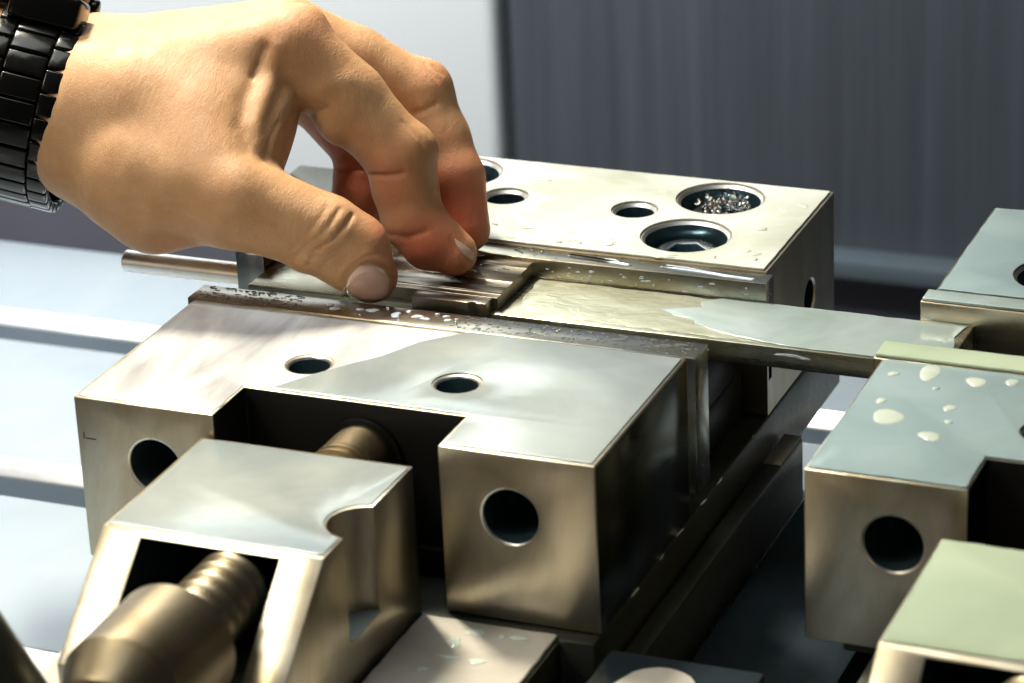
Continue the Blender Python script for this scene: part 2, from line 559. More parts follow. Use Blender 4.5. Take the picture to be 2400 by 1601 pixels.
film('coolant_film', inset(199.8, 250.6, -46.5, -1.5, 0.5), -5, 0.5, M['film_green'], 'pale green coolant film over the bracket of the closed vise',
     (), 0.3, 13, bev=0.4, cuts=[bm_cyl((251.6, -29.5, -6), 'z', [(-1, 8.2), (5, 8.2)], 40)])
film('coolant_film', [(33.6, -45.5), (83, -45.5), (83, -2.5), (33.6, -2.5)], -5, 0.3, M['film_front'], 'milky coolant film over the bracket of the open vise',
     (), 0.2, 14, cuts=[bm_cyl((84.6, -29.5, -6), 'z', [(-1, 8.2), (5, 8.2)], 40)])
film('coolant_film', [(84.5, -169), (116.3, -169), (116.3, -3.2), (84.5, -3.2)], -40.4, 0.7, M['film_tan'], 'tan milky coolant puddle on the base in front of the open vise', (), 0.35, 15, bev=0.6)
film('coolant_film', [(116, 110.3), (112, 106.5), (113.5, 103.5), (107, 101.6), (104, 99.8), (108, 97.6), (114, 95.8), (115, 93.2), (122, 90.6), (131, 88.6), (140, 87.1), (176.6, 86.9), (175.6, 91), (177, 96), (175.4, 103), (176.8, 110.3)], -7, 0.3, M['film_bar'],
     'pale coolant film over the right half of the flat bar', (), 0.35, 16)
film('coolant_film', [(69, 109.6), (69.5, 97), (71, 90), (88, 88.6), (132, 87.4), (120, 94), (116, 98), (112, 100), (116, 103), (119, 109.6)], -7, 0.1, M['clear'],
     'clear wet film over the middle of the flat bar', (), 0.8, 17, bev=0.1)
film('coolant_film', [(16.3, -169), (32, -169), (32, -3), (16.3, -3)], -40.4, 0.7, M['film_tan'], 'milky coolant on the base left of the bracket', (), 0.35, 18, bev=0.6)


def puddle(name, poly, z, h, mat, label, seed):
    """domed liquid: rings of the outline shrinking inwards while rising"""
    P = np.array(wobble(poly, 0.5, 0.12, seed))
    c = P.mean(0)
    # inward normals
    d = np.roll(P, -1, 0) - np.roll(P, 1, 0)
    nrm = np.stack([-d[:, 1], d[:, 0]], 1)
    nrm /= np.linalg.norm(nrm, axis=1, keepdims=True) + 1e-9
    area2 = np.sum(P[:, 0] * np.roll(P[:, 1], -1) - np.roll(P[:, 0], -1) * P[:, 1])
    if area2 < 0:
        nrm = -nrm
    bm = bmesh.new()
    rings = []
    for s, hh in ((0, 0.02), (0.12, 0.45), (0.3, 0.8), (0.5, 1.0)):
        rings.append([bm.verts.new((x * MM, y * MM, (z + h * hh) * MM)) for x, y in P + nrm * s])
    n = len(P)
    for a, b in zip(rings, rings[1:]):
        for i in range(n):
            bm.faces.new((a[i], a[(i + 1) % n], b[(i + 1) % n], b[i]))
    bm.faces.new(rings[-1])
    bm.faces.new(rings[0][::-1])
    bmesh.ops.recalc_face_normals(bm, faces=bm.faces)
    me = mesh_of(bm, name)
    for p_ in me.polygons:
        p_.use_smooth = True
    return tag(link(name, me, mat), label, 'puddle')


zp = -2.1
puddle('coolant_puddle', [(74.5, 114.9), (78, 114.3), (84, 114.0), (86.5, 113.0), (91.5, 112.4), (92, 113.4), (88.8, 114.2), (87, 115.4), (84.6, 115.3), (83, 114.9), (79, 115.1)], zp, 0.5, M['bluedrop'],
       'short humped grey coolant puddle on the rear jaw plate nearer the fingers', 31)
puddle('coolant_puddle', [(99, 114.1), (104, 113.4), (110, 113.0), (117, 112.0), (123.4, 111.7), (123.6, 112.9), (117, 113.4), (111, 114.3), (106, 115.4), (100.5, 115.6)], zp, 0.5, M['bluedrop'],
       'longer grey coolant puddle near the right end of the rear jaw plate', 32)


def drops(name, spots, mat, label, irr=1.0):
    """many small flattened drops as one body of liquid"""
    nu, nv = 14, 5
    V, F = [], []
    for x, y, z, rx, ry, h, rot in spots:
        k1, k2 = random.uniform(0, 6.28), random.uniform(0, 6.28)
        b0 = len(V)
        for j in range(nv):
            el = math.pi / 2 * j / nv
            for i in range(nu):
                an = 2 * math.pi * i / nu
                f_ = (1 + irr * (0.25 * math.sin(2 * an + k1) + 0.15 * math.sin(3 * an + k2))) * math.cos(el)
                px, py = rx * f_ * math.cos(an), ry * f_ * math.sin(an)
                V.append((x + px * math.cos(rot) - py * math.sin(rot), y + px * math.sin(rot) + py * math.cos(rot), z + h * math.sin(el)))
        V.append((x, y, z + h))
        for j in range(nv - 1):
            for i in range(nu):
                F.append((b0 + j * nu + i, b0 + j * nu + (i + 1) % nu, b0 + (j + 1) * nu + (i + 1) % nu, b0 + (j + 1) * nu + i))
        for i in range(nu):
            F.append((b0 + (nv - 1) * nu + i, b0 + (nv - 1) * nu + (i + 1) % nu, b0 + nv * nu))
        F.append(tuple(b0 + i for i in range(nu))[::-1])
    me = bpy.data.meshes.new(name)
    me.from_pydata([(x * MM, y * MM, z * MM) for x, y, z in V], [], F)
    for p_ in me.polygons:
        p_.use_smooth = True
    return tag(link(name, me, mat), label, 'coolant', None, 'stuff')


sp = []
for i in range(120):      # left end of the front jaw plate
    x = random.uniform(-1, 26)
    sp.append((x, random.uniform(59.8, 67.4), 0.2, random.uniform(.2, .75), random.uniform(.15, .35), random.uniform(.04, .1), random.uniform(-.5, .5)))
for i in range(230):      # right part of the plate
    x = random.uniform(66, 126)
    sp.append((x, random.uniform(59.8, 67.4), 0.2, random.uniform(.2, .6), random.uniform(.15, .4), random.uniform(.06, .14), random.uniform(-.8, .8)))
for x, y, a, b in ((107, 64.5, 1.9, 1.1), (118, 64, 2.6, .8), (121.5, 65.5, 2.2, .6)):
    sp.append((x, y, 0.2, a, b, .25, .1))
for i in range(60):       # rear plate and wall
    sp.append((random.uniform(60, 126), random.uniform(111.5, 117.2), -2.1, random.uniform(.1, .35), random.uniform(.1, .25), .08, random.uniform(-.8, .8)))
for i in range(10):
    sp.append((random.uniform(60, 68), random.uniform(113, 119), -2.1, random.uniform(.3, .9), random.uniform(.25, .5), .2, 0))
for i in range(16):
    sp.append((random.uniform(54, 66), random.uniform(98, 110), -3.35, random.uniform(.3, 1.3), random.uniform(.2, .5), .15, random.uniform(-.3, .3)))
drops('coolant_drops', sp, M['drop'], 'clear coolant drops speckled over the jaw plates')
sp = [(33.5, 64.5, .8, .45), (35.5, 62.6, 1.8, .5), (41.5, 63.8, 1.2, .5), (44.6, 64.2, 1.7, .9), (51, 63.5, 1.3, 1.1), (51.3, 62.2, 1.0, .6), (53.3, 65.9, .7, .6), (56.5, 63.8, 1.6, .7), (58.8, 63.0, 1.3, .6), (63, 65.6, .9, .5), (64.3, 63.6, .9, .5),
      (60.5, 66.3, .5, .3), (47.5, 66.6, .4, .3), (66, 64.6, .4, .3), (43, 60.6, .3, .2), (53, 60.5, .35, .25)]
drops('milky_drops', [(x, y, 0.2, a, b, .3, random.uniform(-.4, .4)) for x, y, a, b in sp], M['bluedrop'], 'pale blue milky drops on the front jaw plate below the fingers')
sp = []
for i in range(70):       # beads and ripples left on the rear jaw film
    x, y = random.uniform(3, 122), random.uniform(118.6, 128) if random.random() < .6 else random.uniform(120, 172)
    if min(math.hypot(x - bx, y - by) - r_ for bx, by, r_ in BIG_BORES + SMALL_BORES) < 3:
        continue
    sp.append((x, y, -1.25, random.uniform(.4, 2.8), random.uniform(.3, 1.4), random.uniform(.2, .5), random.uniform(-.5, .5)))
drops('coolant_drops', sp, M['film_rear'], 'thick beads and ripples of coolant on the rear jaw')
sp = []
for i in range(9):
    sp.append((random.uniform(88, 113), random.uniform(-34, -7), 0.27 - 40.0, random.uniform(.5, 2.6), random.uniform(.5, 2.2), .35, random.uniform(-.5, .5)))
drops('coolant_foam', sp, M['foam'], 'pale bubbles on the tan coolant before the open vise')
sp = []
for px, py, a, b in ((179.5, 66, 2.2, 5), (190.5, 64, 2.4, 2.6), (177, 41, 3.9, 3.7), (173.3, 48.5, 1.3, 1.5), (188.5, 49, 1.5, 1.7), (188, 34, 2.6, 2.3), (198, 66, 1.6, 2.0), (172, 63, 1.2, 1.4), (190, 42, 1.0, 1), (183, 58, .8, .8)):
    sp.append((px, py, 0.42, a, b, .4, random.uniform(-.5, .5)))
drops('coolant_foam', sp, M['foam'], 'pale foam blotches on the grey film of the closed front jaw', 0.45)
sp = [(120, 86.1, -10, 1.0, .25, .8, 0), (141, 86.1, -9.0, 3, .3, .7, 0), (144, 86.1, -9.3, 1.5, .3, .6, 0)]
for i in range(34):
    sp.append((random.uniform(70, 124), 110.95, random.uniform(-6.5, -3.6), random.uniform(.2, .8), .15, random.uniform(.15, .5), 0))
drops('milky_drops', sp, M['bluedrop'], 'pale milky drops running down the edge of the flat bar and the rear plate')
sp = []
for i in range(7):       # runs along the foot of the dark side
    y = random.uniform(-2, 110)
    sp.append((125.1, y, -40.3 + random.uniform(-.6, .3), .25, random.uniform(.4, 2.6), random.uniform(.15, .5), random.uniform(-.05, .05)))
drops('milky_drops', sp, M['foam'], 'pale coolant runs along the foot of the dark vise side')


def chips(name, spots, label):
    bm = bmesh.new()
    for x, y, z, r in spots:
        n = 9
        a0, tw = random.uniform(0, 6.28), random.uniform(0.5, 1.4)
        tilt = Matrix.Rotation(random.uniform(-1.3, 1.3), 3, 'X') @ Matrix.Rotation(random.uniform(-1.3, 1.3), 3, 'Y')
        pv = None
        for i in range(n):
            an = a0 + i * 0.55
            c = Vector((math.cos(an) * r, math.sin(an) * r, i * 0.12 * r * tw))
            e = c + Vector((math.cos(an) * 0.25 * r, math.sin(an) * .25 * r, 0.55 * r))
            pr_ = [bm.verts.new((Vector((x, y, z)) + tilt @ q) * MM) for q in (c, e)]
            if pv:
                bm.faces.new((pv[0], pr_[0], pr_[1], pv[1]))
            pv = pr_
    me = mesh_of(bm, name)
    for p_ in me.polygons:
        p_.use_smooth = True
    o_ = link(name, me, M['chip'])
    return tag(o_, label, 'metal chips', None, 'stuff')


sp = []
for i in range(46):
    a, r = random.uniform(0, 6.28), math.sqrt(random.random()) * 6.8
    sp.append((99.8 + r * math.cos(a), 160.0 + r * math.sin(a) * .8, -4.6 + random.uniform(0, 2.2), random.uniform(.7, 1.9)))
chips('metal_chips', sp, 'curled bright metal chips filling the farther counterbore')
sp = [(random.uniform(158, 164), random.uniform(79, 86), -65.2 + random.uniform(0, 1.5), random.uniform(.5, 1.3)) for i in range(14)]
chips('metal_chips', sp, 'small metal chips lying in the dark gap beside the closed vise')

film('coolant_film', [(84.2 + 7.0 * math.cos(i * math.pi / 12), -29.5 + 7.0 * math.sin(i * math.pi / 12)) for i in range(6, 19)], -29.5, 0.5, M['film_bar'], 'milky coolant pooled in the bracket notch of the open vise', (), 0.1, 19)
# a struck scribe mark on the left lobe of the open front jaw
solid('scribe_mark', bm_prism_x([(-0.02, -9.9), (-0.02, -10.2), (0.5, -10.2), (0.5, -9.9)], 2.2, 4.8, bm_prism_x([(-0.02, -8.6), (-0.02, -10.3), (0.5, -10.3), (0.5, -8.6)], 1.6, 1.9)), M['black'], next(c for c in v1.children if c.name.startswith('front_jaw')), bevel=0)
# ------------------------------------------------------------------ low plates between and before the vises
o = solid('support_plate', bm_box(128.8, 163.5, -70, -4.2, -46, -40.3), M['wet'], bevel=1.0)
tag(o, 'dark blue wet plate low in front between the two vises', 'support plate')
film('coolant_film', [(144 + 9.5 * math.cos(i * math.pi / 16), -22 + 13 * math.sin(i * math.pi / 16)) for i in range(32)], -40.3, 0.3, M['film_tan'], 'tan round patch on the dark low plate', (), 0.5, 21)  # flat tan oval laid on the plate
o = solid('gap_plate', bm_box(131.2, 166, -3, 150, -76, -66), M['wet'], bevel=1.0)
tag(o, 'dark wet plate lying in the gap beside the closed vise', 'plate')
LEVER = ((39, -100, -14), 58, 0)
rd = thing('clamp_lever', 'dark blurred lever at the lower left corner', 'lever', LEVER[0])
solid('lever_bar', bm_cyl((0, 0, 0), 'x', [(-60, 7.5), (-59, 8), (59, 8), (60, 7.5)], 32), M['dark'], rd, bevel=0.3)
rd.rotation_euler = (0, math.radians(LEVER[1]), math.radians(LEVER[2]))

# ------------------------------------------------------------------ the hand, modelled as one blended surface
RM = np.array(CAM_ROT)
CP = np.array(CAM_POS)
FPX, D0 = 7338.9, 753.0
G = 1.959


def H(cx, cy, w):
    """joint position (measured on the photograph, w = mm nearer than the workpiece) in a frame of right, up, near"""
    d = D0 - w
    return np.array([(cx / G - 1200) / FPX * d, -(cy / G - 800.5) / FPX * d, -d], dtype=np.float64)


def to_px(P):
    d = -P[:, 2]
    return (1200 + FPX * P[:, 0] / d) * G, (800.5 - FPX * P[:, 1] / d) * G


def to_world(P):
    return CP + P @ RM.T


def cone(p, a, b, r1, r2, sw=1.0):
    s = np.array([1, 1, sw])
    a, b = a * s, b * s
    q = p * s - a
    ab = b - a
    t_ = np.clip(q @ ab / (ab @ ab), 0, 1)
    return np.linalg.norm(q - t_[:, None] * ab, axis=1) - (r1 + (r2 - r1) * t_)


def smin(a, b, k):
    h = np.maximum(k - np.abs(a - b), 0) / k
    return np.minimum(a, b) - h * h * h * k / 6


PALM = [  # a, b, r1, r2, width squash
    ((360, 470, -26), (-420, 275, -26), 20.4, 22.0, .76),
    ((470, 420, -8), (1310, 225, -5), 12.5, 9.6, 1),
    ((470, 345, -24), (1300, 185, -24), 13.5, 10.2, 1),
    ((470, 355, -42), (1240, 205, -44), 13, 9.8, 1),
    ((470, 420, -54), (1180, 260, -60), 12, 9.0, 1),
    ((500, 620, -20), (1120, 470, -24), 15, 10.5, 1),
    ((520, 600, -46), (1000, 480, -54), 12, 9, 1),
    ((430, 660, -8), (1040, 900, 8), 13, 11.2, 1),
    ((690, 840, 3), (800, 880, 5), 13.2, 12.2, 1),
    ((230, 590, -12), (560, 825, 0), 9.0, 10.5, 1),
    ((440, 540, -8), (900, 590, 1), 15.5, 11.5, 1),
    ((620, 470, -2), (1175, 500, -2), 12.0, 9.5, 1),
    ((880, 680, 3), (1125, 635, 0), 10.5, 9.6, 1),
    ((1000, 770, 7), (1085, 745, 5), 9.5, 8.6, 1),
]
FINGERS = {
    'thumb': [((620, 745, 3), 11.5), ((1090, 925, 11), 10.9), ((1490, 1075, 10), 9.3), ((1610, 1155, 7.5), 9.3), ((1702, 1268, 4), 6.5)],
    'index': [((1335, 210, -4), 9.6), ((1600, 455, -7), 9.1), ((1828, 705, -9), 8.3), ((1858, 850, -11), 7.9), ((1897, 1010, -12), 7.5), ((2085, 1162, -12), 5.7)],
    'middle': [((1310, 165, -24), 9.8), ((1620, 290, -27), 9.2), ((1920, 448, -29), 8.7), ((2010, 640, -28), 7.9), ((2085, 820, -26), 7.5), ((2143, 1052, -23.5), 5.9)],
    'ring': [((1250, 190, -44), 9.4), ((1690, 690, -46), 8.3), ((1668, 810, -45), 7.3), ((1655, 930, -43), 7.2), ((1640, 1110, -39), 5.9)],
    'little': [((1180, 250, -60), 8.4), ((1640, 620, -62), 7.0), ((1700, 830, -57), 6.1), ((1700, 980, -52), 5.1)],
}
BUMPS = [  # smooth extra volume: place, radius, blend
    ((1405, 118, -4), 4.6, 5), ((1960, 370, -29), 4.5, 6), ((1905, 690, -9), 5.0, 6), ((1960, 1130, -11.0), 5.9, 4), ((700, 1010, 4), 6, 9),
    ((700, 1000, 4), 6, 9), ((1400, 1165, 11), 4.2, 4), ((1560, 560, -6), 5.2, 5),
]


def hand_sdf(p):
    d = None
    for a, b, r1, r2, sw in PALM:
        c = cone(p, H(*a), H(*b), r1, r2, sw)
        d = c if d is None else smin(d, c, 11)
    for q, r, k in BUMPS[4:6]:
        d = smin(d, np.linalg.norm(p - H(*q), axis=1) - r, k)
    out = None
    for nm, js in FINGERS.items():
        f = None
        for (a, r1), (b, r2) in zip(js, js[1:]):
            c = cone(p, H(*a), H(*b), r1, r2)
            f = c if f is None else smin(f, c, 3.0)
        sel = {'index': (0, 2, 3, 7), 'middle': (1,), 'thumb': (6,)}.get(nm, ())
        for i in sel:
            q, r, k = BUMPS[i]
            f = smin(f, np.linalg.norm(p - H(*q), axis=1) - r, k)
        e = smin(d, f, 5.5)
        out = e if out is None else smin(out, e, 0.9)
    return out


def surface_nets(lo, hi, h, fn):
    n = [int((hi[i] - lo[i]) / h) + 1 for i in range(3)]
    ax = [lo[i] + h * np.arange(n[i]) for i in range(3)]
    X, Y, Z = np.meshgrid(*ax, indexing='ij')
    P = np.stack([X.ravel(), Y.ravel(), Z.ravel()], 1)
    F = np.concatenate([fn(P[i:i + 200000]) for i in range(0, len(P), 200000)]).reshape(n)
    s = F < 0
    acc = np.zeros((n[0] - 1, n[1] - 1, n[2] - 1, 3))
    cnt = np.zeros((n[0] - 1, n[1] - 1, n[2] - 1))
    cor = [(i, j, k) for i in (0, 1) for j in (0, 1) for k in (0, 1)]
    sl = lambda o_: tuple(slice(o_[i], n[i] - 1 + o_[i]) for i in range(3))
    for a in cor:
        for ax_ in range(3):
            if a[ax_]:
                continue
            b = list(a)
            b[ax_] = 1
            fa, fb = F[sl(a)], F[sl(b)]
            m = (fa < 0) != (fb < 0)
            t_ = np.where(m, fa / np.where(m, fa - fb, 1), 0)
            for c in range(3):
                acc[..., c] += np.where(m, a[c] + (t_ if c == ax_ else 0), 0)
            cnt += m
    act = cnt > 0
    idx = -np.ones(act.shape, int)
    idx[act] = np.arange(act.sum())
    base = np.stack(np.nonzero(act), 1)
    V = (base + acc[act] / cnt[act][:, None]) * h + np.array(lo)
    quads = []
    for ax_ in range(3):
        o1, o2 = [(1, 2), (2, 0), (0, 1)][ax_]
        a = [slice(None)] * 3
        b = [slice(None)] * 3
        a[ax_], b[ax_] = slice(0, n[ax_] - 1), slice(1, n[ax_])
        ch = s[tuple(a)] != s[tuple(b)]
        I = np.stack(np.nonzero(ch), 1)
        ok = (I[:, o1] > 0) & (I[:, o2] > 0) & (I[:, o1] < n[o1] - 1) & (I[:, o2] < n[o2] - 1)
        I = I[ok]
        ins = s[tuple(I.T)]

        def cell(d1, d2):
            J = I.copy()
            J[:, o1] -= d1
            J[:, o2] -= d2
            return idx[tuple(J.T)]
        q = np.stack([cell(1, 1), cell(0, 1), cell(0, 0), cell(1, 0)], 1)
        q[~ins] = q[~ins][:, ::-1]
        quads.append(q)
    return V, np.concatenate(quads)


def grad(fn, p, e=0.05):
    g = np.empty_like(p)
    for i in range(3):
        dp = np.zeros(3)
        dp[i] = e
        g[:, i] = (fn(p + dp) - fn(p - dp)) / (2 * e)
    return g


def seg_dist(x, y, poly):
    d = np.full(x.shape, 1e9)
    for (x0, y0), (x1, y1) in zip(poly, poly[1:]):
        dx, dy = x1 - x0, y1 - y0
        t_ = np.clip(((x - x0) * dx + (y - y0) * dy) / (dx * dx + dy * dy), 0, 1)
        d = np.minimum(d, np.hypot(x - x0 - t_ * dx, y - y0 - t_ * dy))
    return d


lo = [H(-420, 0, 0)[0] - 1, H(0, 1440, 20)[1] - 2, -D0 - 92]
hi = [H(2300, 0, -80)[0] + 2, H(0, -190, -90)[1] + 4, -D0 + 34]
HV, HQ = surface_nets(lo, hi, 0.8, hand_sdf)
for _ in range(2):
    g = grad(hand_sdf, HV)
    HV -= (hand_sdf(HV) / np.maximum((g * g).sum(1), 0.2))[:, None] * g
g = grad(hand_sdf, HV)
HN = g / np.linalg.norm(g, axis=1, keepdims=True)

# creases and folds: polyline on the camera-near side, depth mm, half width mm, depth range in w
CREASES = [
    ([(1352, 1190), (1400, 1130), (1470, 1085), (1530, 1010), (1560, 960)], .6, .5, (0, 40)),
    ([(1405, 1222), (1450, 1150), (1530, 1100), (1590, 1030), (1620, 985)], .8, .5, (0, 40)),
    ([(1380, 1205), (1430, 1130), (1500, 1085)], .3, .4, (0, 40)),
    ([(1475, 1235), (1520, 1180), (1590, 1130)], .35, .5, (0, 40)),
    ([(1340, 1150), (1400, 1090), (1450, 1040)], .25, .5, (0, 40)),
    ([(1430, 1040), (1470, 1000), (1500, 950)], .25, .6, (0, 40)),
    ([(1685, 806), (1760, 808), (1850, 795)], .9, .5, (-16, 10)),
    ([(1770, 1075), (1870, 1092), (1960, 1062)], .5, .6, (-18, 10)),
    ([(1210, 225), (1180, 330), (1120, 460), (1105, 580), (1150, 690), (1235, 745)], .75, 2.1, (-14, 30)),
    ([(1300, 400), (1255, 500), (1215, 620), (1205, 720)], .4, 1.6, (-14, 30)),
    ([(1280, 560), (1240, 640), (1225, 730)], .3, .6, (-14, 30)),
    ([(1500, 500), (1440, 520), (1385, 560)], .6, .9, (-14, 30)),
    ([(1495, 780), (1560, 775), (1690, 770)], .7, .6, (-60, -30)),
    ([(1215, 215), (1190, 290), (1160, 350)], .8, .55, (-14, 30)),
    ([(690, 1085), (760, 1075), (850, 1098)], .5, .8, (-6, 30)),
    ([(1850, 560), (1930, 640), (1955, 720)], .25, .4, (-16, 10)),
    ([(1890, 545), (1960, 610), (1985, 680)], .22, .4, (-16, 10)),
    ([(1640, 480), (1700, 560), (1720, 640)], .15, .8, (-16, 10)),
    ([(1900, 520), (1950, 505), (2000, 480)], .5, .7, (-40, -10)),
    ([(1990, 300), (2030, 340)], .3, .4, (-40, -10)), ([(1950, 290), (2010, 370)], .3, .4, (-40, -10)),
    ([(1555, 1350), (1585, 1262), (1640, 1205), (1712, 1188), (1780, 1215), (1810, 1285), (1800, 1340)], .6, .55, (-5, 30)),
    ([(2070, 1090), (2090, 1135), (2125, 1178), (2160, 1210)], .35, .4, (-20, 10)),
]
RIDGES = [
    ([(1270, 220), (1230, 420), (1180, 560), (1200, 690)], .55, 2.0, (-14, 30)),
    ([(1390, 470), (1500, 400), (1600, 370)], .5, 2.6, (-14, 20)),
    ([(1390, 1215), (1420, 1190)], .5, 1.0, (0, 40)),
    ([(1560, 1300), (1600, 1215), (1690, 1165), (1790, 1185), (1828, 1270)], .35, .8, (-5, 30)),
]
cx, cy = to_px(HV)
wz = HV[:, 2] + D0
off = np.zeros(len(HV))
face = np.clip(HN[:, 2] * 1.6, 0, 1)
for poly, dep, wid, (w0, w1) in CREASES:
    e = seg_dist(cx, cy, poly) / 19.0
    off -= dep * np.exp(-(e / wid) ** 2) * face * ((wz > w0) & (wz < w1))
for poly, dep, wid, (w0, w1) in RIDGES:
    e = seg_dist(cx, cy, poly) / 19.0
    off += dep * np.exp(-(e / wid) ** 2) * face * ((wz > w0) & (wz < w1))
HV2 = HV + HN * off[:, None]

# skin tone differences that belong to the skin: pressed red fingertips, paler tendons and knuckles
red = np.zeros(len(HV))
for q, r, s_ in (((1960, 1130, -8), 9.5, 1.0), ((2070, 1225, -10), 7, .8), ((1760, 1130, 8), 8, .75), ((1800, 1240, 6), 6, .6), ((2110, 950, -20), 14, .85), ((1620, 820, -40), 18, .9),
                 ((1640, 980, -38), 14, .5), ((1800, 850, -4), 11, .45), ((1240, 720, 2), 6, .35), ((1380, 150, -2), 9, .3), ((2010, 340, -24), 7, .25), ((780, 1085, 6), 6, .4)):
    red = np.maximum(red, 0.85 * s_ * np.exp(-((np.linalg.norm(HV - H(*q), axis=1) / r) ** 2)))
me = bpy.data.meshes.new('person')
me.from_pydata((to_world(HV2) * MM).tolist(), [], HQ.tolist())
at_ = me.attributes.new('redness', 'FLOAT', 'POINT')
at_.data.foreach_set('value', red.astype(np.float32))
for p_ in me.polygons:
    p_.use_smooth = True

t = NT('skin')
v = t.mapping()
an = t.n('Attribute', attribute_name='redness')
blot = t.noise(v, 110, 6, 0.7, 0.5)
basec = t.ramp(blot, [(0.28, (0.43, 0.225, 0.10)), (0.72, (0.55, 0.32, 0.165))])
mx = t.n('Mix', data_type='RGBA')
t.l(an.outputs['Fac'], mx.inputs['Factor'])
t.l(basec, mx.inputs['A'])
mx.inputs['B'].default_value = (0.50, 0.085, 0.04, 1)
t.l(mx.outputs['Result'], t.b.inputs['Base Color'])
t.set(Roughness=0.42, IOR=1.4, Subsurface_Weight=0.22, Subsurface_Scale=0.0022)
t.b.inputs['Subsurface Radius'].default_value = (1.0, 0.36, 0.2)
vo = t.n('TexVoronoi', feature='DISTANCE_TO_EDGE')
t.l(t.mapping(scale=(1.6, 1, 1), rot=(0, 0.3, 0)), vo.inputs['Vector'])
vo.inputs['Scale'].default_value = 1000
cells = t.ramp(vo.outputs['Distance'], [(0.0, 0.0), (0.25, 1.0)])
wr = t.noise(t.mapping(scale=(1, 0.3, 0.22)), 560, 6, 0.75)
b1 = t.bump(cells, 0.16, 0.0002)
b2 = t.bump(wr, 0.36, 0.0006, b1)
t.l(b2, t.b.inputs['Normal'])
t.l(t.ramp(t.noise(v, 160, 3), [(0.3, 0.42), (0.7, 0.62)]), t.b.inputs['Roughness'])
M['skin'] = t.m
t = NT('nail')
t.set(Base_Color=(0.64, 0.40, 0.32, 1), Roughness=0.14, Subsurface_Weight=0.2, Subsurface_Scale=0.0015, Coat_Weight=1.0, Coat_Roughness=0.08)
t.l(t.bump(t.noise(t.mapping(), 300, 3), 0.12, 0.0003), t.b.inputs['Normal'])
M['nail'] = t.m

person = link('person', me, M['skin'])
tag(person, 'left hand and wrist of a person pinching a small workpiece in the open vise', 'person')
sd = person.modifiers.new('sub', 'SUBSURF')
sd.levels = 0
sd.render_levels = 1


def nail(c0, c1, n1, n2, lift, w_start, w_range):
    """curved plate on the fingertip between two outline curves"""
    c0, c1 = np.array(c0, float), np.array(c1, float)

    def samp(c, s):
        L = np.concatenate([[0], np.cumsum(np.hypot(*np.diff(c, axis=0).T))])
        s = s * L[-1]
        return np.array([np.interp(s, L, c[:, 0]), np.interp(s, L, c[:, 1])])
    pts, nrm = [], []
    for j in range(n2):
        for i in range(n1):
            a, b = samp(c0, i / (n1 - 1)), samp(c1, i / (n1 - 1))
            q = a + (b - a) * j / (n2 - 1)
            # walk away from the camera until the skin is met
            w = w_start
            p = H(q[0], q[1], w)
            for _ in range(60):
                d = hand_sdf(p[None])[0]
                if d < 0.02 or w < w_start - w_range:
                    break
                w -= max(d * 0.8, 0.02)
                p = H(q[0], q[1], w)
            pts.append(p)
    pts = np.array(pts)
    g = grad(hand_sdf, pts)
    g /= np.linalg.norm(g, axis=1, keepdims=True)
    jj, ii = np.divmod(np.arange(len(pts)), n1)
    edge = np.minimum(np.minimum(ii, n1 - 1 - ii) / (n1 - 1) * 5, np.minimum(jj, n2 - 1 - jj) / (n2 - 1) * 5)
    up = lift * np.clip(edge, 0, 1) ** 0.5 + 0.06
    top = pts + g * up[:, None]
    bot = pts - g * 0.35
    V = np.concatenate([top, bot])
    N = n1 * n2
    Fq = []
    for j in range(n2 - 1):
        for i in range(n1 - 1):
            a = j * n1 + i
            Fq.append((a, a + 1, a + n1 + 1, a + n1))
            Fq.append((N + a, N + a + n1, N + a + n1 + 1, N + a + 1))
    rim = [i for i in range(n1)] + [j * n1 + n1 - 1 for j in range(1, n2)] + [(n2 - 1) * n1 + i for i in range(n1 - 2, -1, -1)] + [j * n1 for j in range(n2 - 2, 0, -1)]
    for a, b in zip(rim, rim[1:] + rim[:1]):
        Fq.append((a, N + a, N + b, b))
    me_ = bpy.data.meshes.new('nail')
    me_.from_pydata((to_world(V) * MM).tolist(), [], Fq)
    for p_ in me_.polygons:
        p_.use_smooth = True
    o_ = link('nail', me_, M['nail'], person)
    s_ = o_.modifiers.new('sub', 'SUBSURF')
    s_.levels = 0
    s_.render_levels = 1
    return o_


nail([(1575, 1335), (1600, 1268), (1650, 1220), (1710, 1205), (1765, 1232), (1793, 1290)], [(1588, 1370), (1620, 1388), (1670, 1396), (1715, 1392), (1755, 1380), (1786, 1345)], 15, 13, 0.5, 25, 40)
nail([(2085, 1092), (2120, 1112), (2160, 1145), (2192, 1190)], [(2098, 1128), (2125, 1165), (2158, 1195), (2190, 1218)], 12, 7, 0.25, 10, 40)

# ------------------------------------------------------------------ wristwatch
wc = H(165, 452, -26)
axv = H(360, 470, -26) - H(-420, 275, -26)
axv /= np.linalg.norm(axv)
nearv = np.array([0, 0, 1.0])
nearv -= axv * (nearv @ axv)
nearv /= np.linalg.norm(nearv)
upv = np.cross(nearv, axv)
t = NT('black_steel')
t.set(Base_Color=(0.022, 0.021, 0.019, 1), Metallic=0.85, Roughness=0.24)
t.l(t.ramp(t.noise(t.mapping(), 500, 3), [(0.3, 0.12), (0.7, 0.22)]), t.b.inputs['Roughness'])
M['watch'] = t.m
ww = bpy.data.objects.new('wristwatch', None)
COL.objects.link(ww)
ww.empty_display_size = 0.01
ww.location = Vector(to_world(wc[None])[0]) * MM
tag(ww, 'black steel link bracelet watch worn on the wrist', 'watch')
A_, B_ = 24.3, 32.0           # bracelet loop, up and near half axes
wo = wc - upv * 1.0 + axv * 0.8


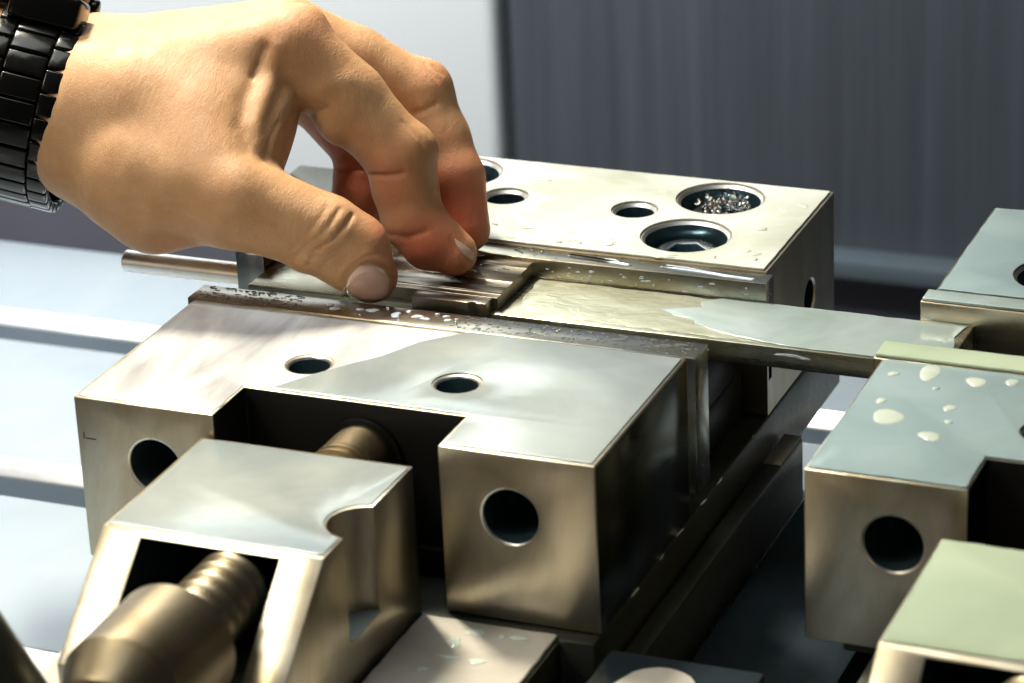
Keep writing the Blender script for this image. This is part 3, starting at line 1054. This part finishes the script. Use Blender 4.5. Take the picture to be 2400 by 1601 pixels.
def link_mesh(name, L, Wd, T):
    bm = bm_box(-L / 2, L / 2, -Wd / 2, Wd / 2, -T / 2, T / 2)
    o_ = solid(name, bm, M['watch'], None, bevel=0.55, seg=3)
    m_ = o_.data
    bpy.data.objects.remove(o_)
    return m_


ths = np.linspace(0, 2 * math.pi, 2001)
cs_ = np.stack([A_ * np.cos(ths), B_ * np.sin(ths)], 1)
arc = np.concatenate([[0], np.cumsum(np.linalg.norm(np.diff(cs_, axis=0), axis=1))])
NR = 31
pitch = arc[-1] / NR
mc, ms = link_mesh('centre_link', pitch - 0.25, 10.0, 2.8), link_mesh('side_link', pitch - 0.25, 4.9, 2.7)


def place(me_, name, th, along):
    pos = wo + upv * (A_ * math.cos(th)) + nearv * (B_ * math.sin(th)) + axv * along
    tan = -upv * A_ * math.sin(th) + nearv * B_ * math.cos(th)
    tan /= np.linalg.norm(tan)
    nor = np.cross(tan, axv)
    R3 = RM @ np.stack([tan, axv, nor], 1)
    o_ = bpy.data.objects.new(name, me_)
    COL.objects.link(o_)
    o_.parent = ww
    m_ = Matrix(R3.tolist()).to_4x4()
    m_.translation = (Vector(to_world(pos[None])[0]) * MM) - ww.location
    o_.matrix_local = m_
    return o_


for i in range(NR):
    th_c = float(np.interp((i + 0.5) * pitch, arc, ths))
    th_s = float(np.interp(((i + 1.0) * pitch) % arc[-1], arc, ths))
    if math.cos(th_c) < 0.80:
        place(mc, 'centre_link', th_c, 0)
    if math.cos(th_s) < 0.80:
        place(ms, 'side_link', th_s, 7.6)
        place(ms, 'side_link', th_s, -7.6)


def put(name, bm, mat, bevel):
    """piece modelled with x along the arm, y away from the viewer's side, z up from the wrist"""
    o_ = solid(name, bm, mat, ww, bevel=bevel, seg=3)
    m_ = Matrix((RM @ np.stack([axv, np.cross(upv, axv), upv], 1)).tolist()).to_4x4()
    m_.translation = (Vector(to_world((wo + upv * A_)[None])[0]) * MM) - ww.location
    o_.matrix_local = m_
    return o_


put('watch_case', bm_cyl((-12, 0, 0), 'z', [(-5.2, 17), (-3.5, 19.3), (5, 19.6), (6.5, 18.5)], 64), M['watch'], 0.5)
put('bezel', bm_cyl((-12, 0, 0), 'z', [(6.55, 18.3), (8.2, 17.2)], 64), M['watch'], 0.4)
put('crown', bm_cyl((5.6, 0, 1.2), 'x', [(0, 2.6), (0.6, 3.1), (3.0, 3.1), (3.5, 2.6)], 24), M['watch'], 0.3)
for s_ in (-1, 1):
    put('lug', bm_prism([(-8.6, -26 * s_), (8.6, -26 * s_), (9.6, -15 * s_), (-9.6, -15 * s_)], -6.5, 1.5), M['watch'], 1.2)
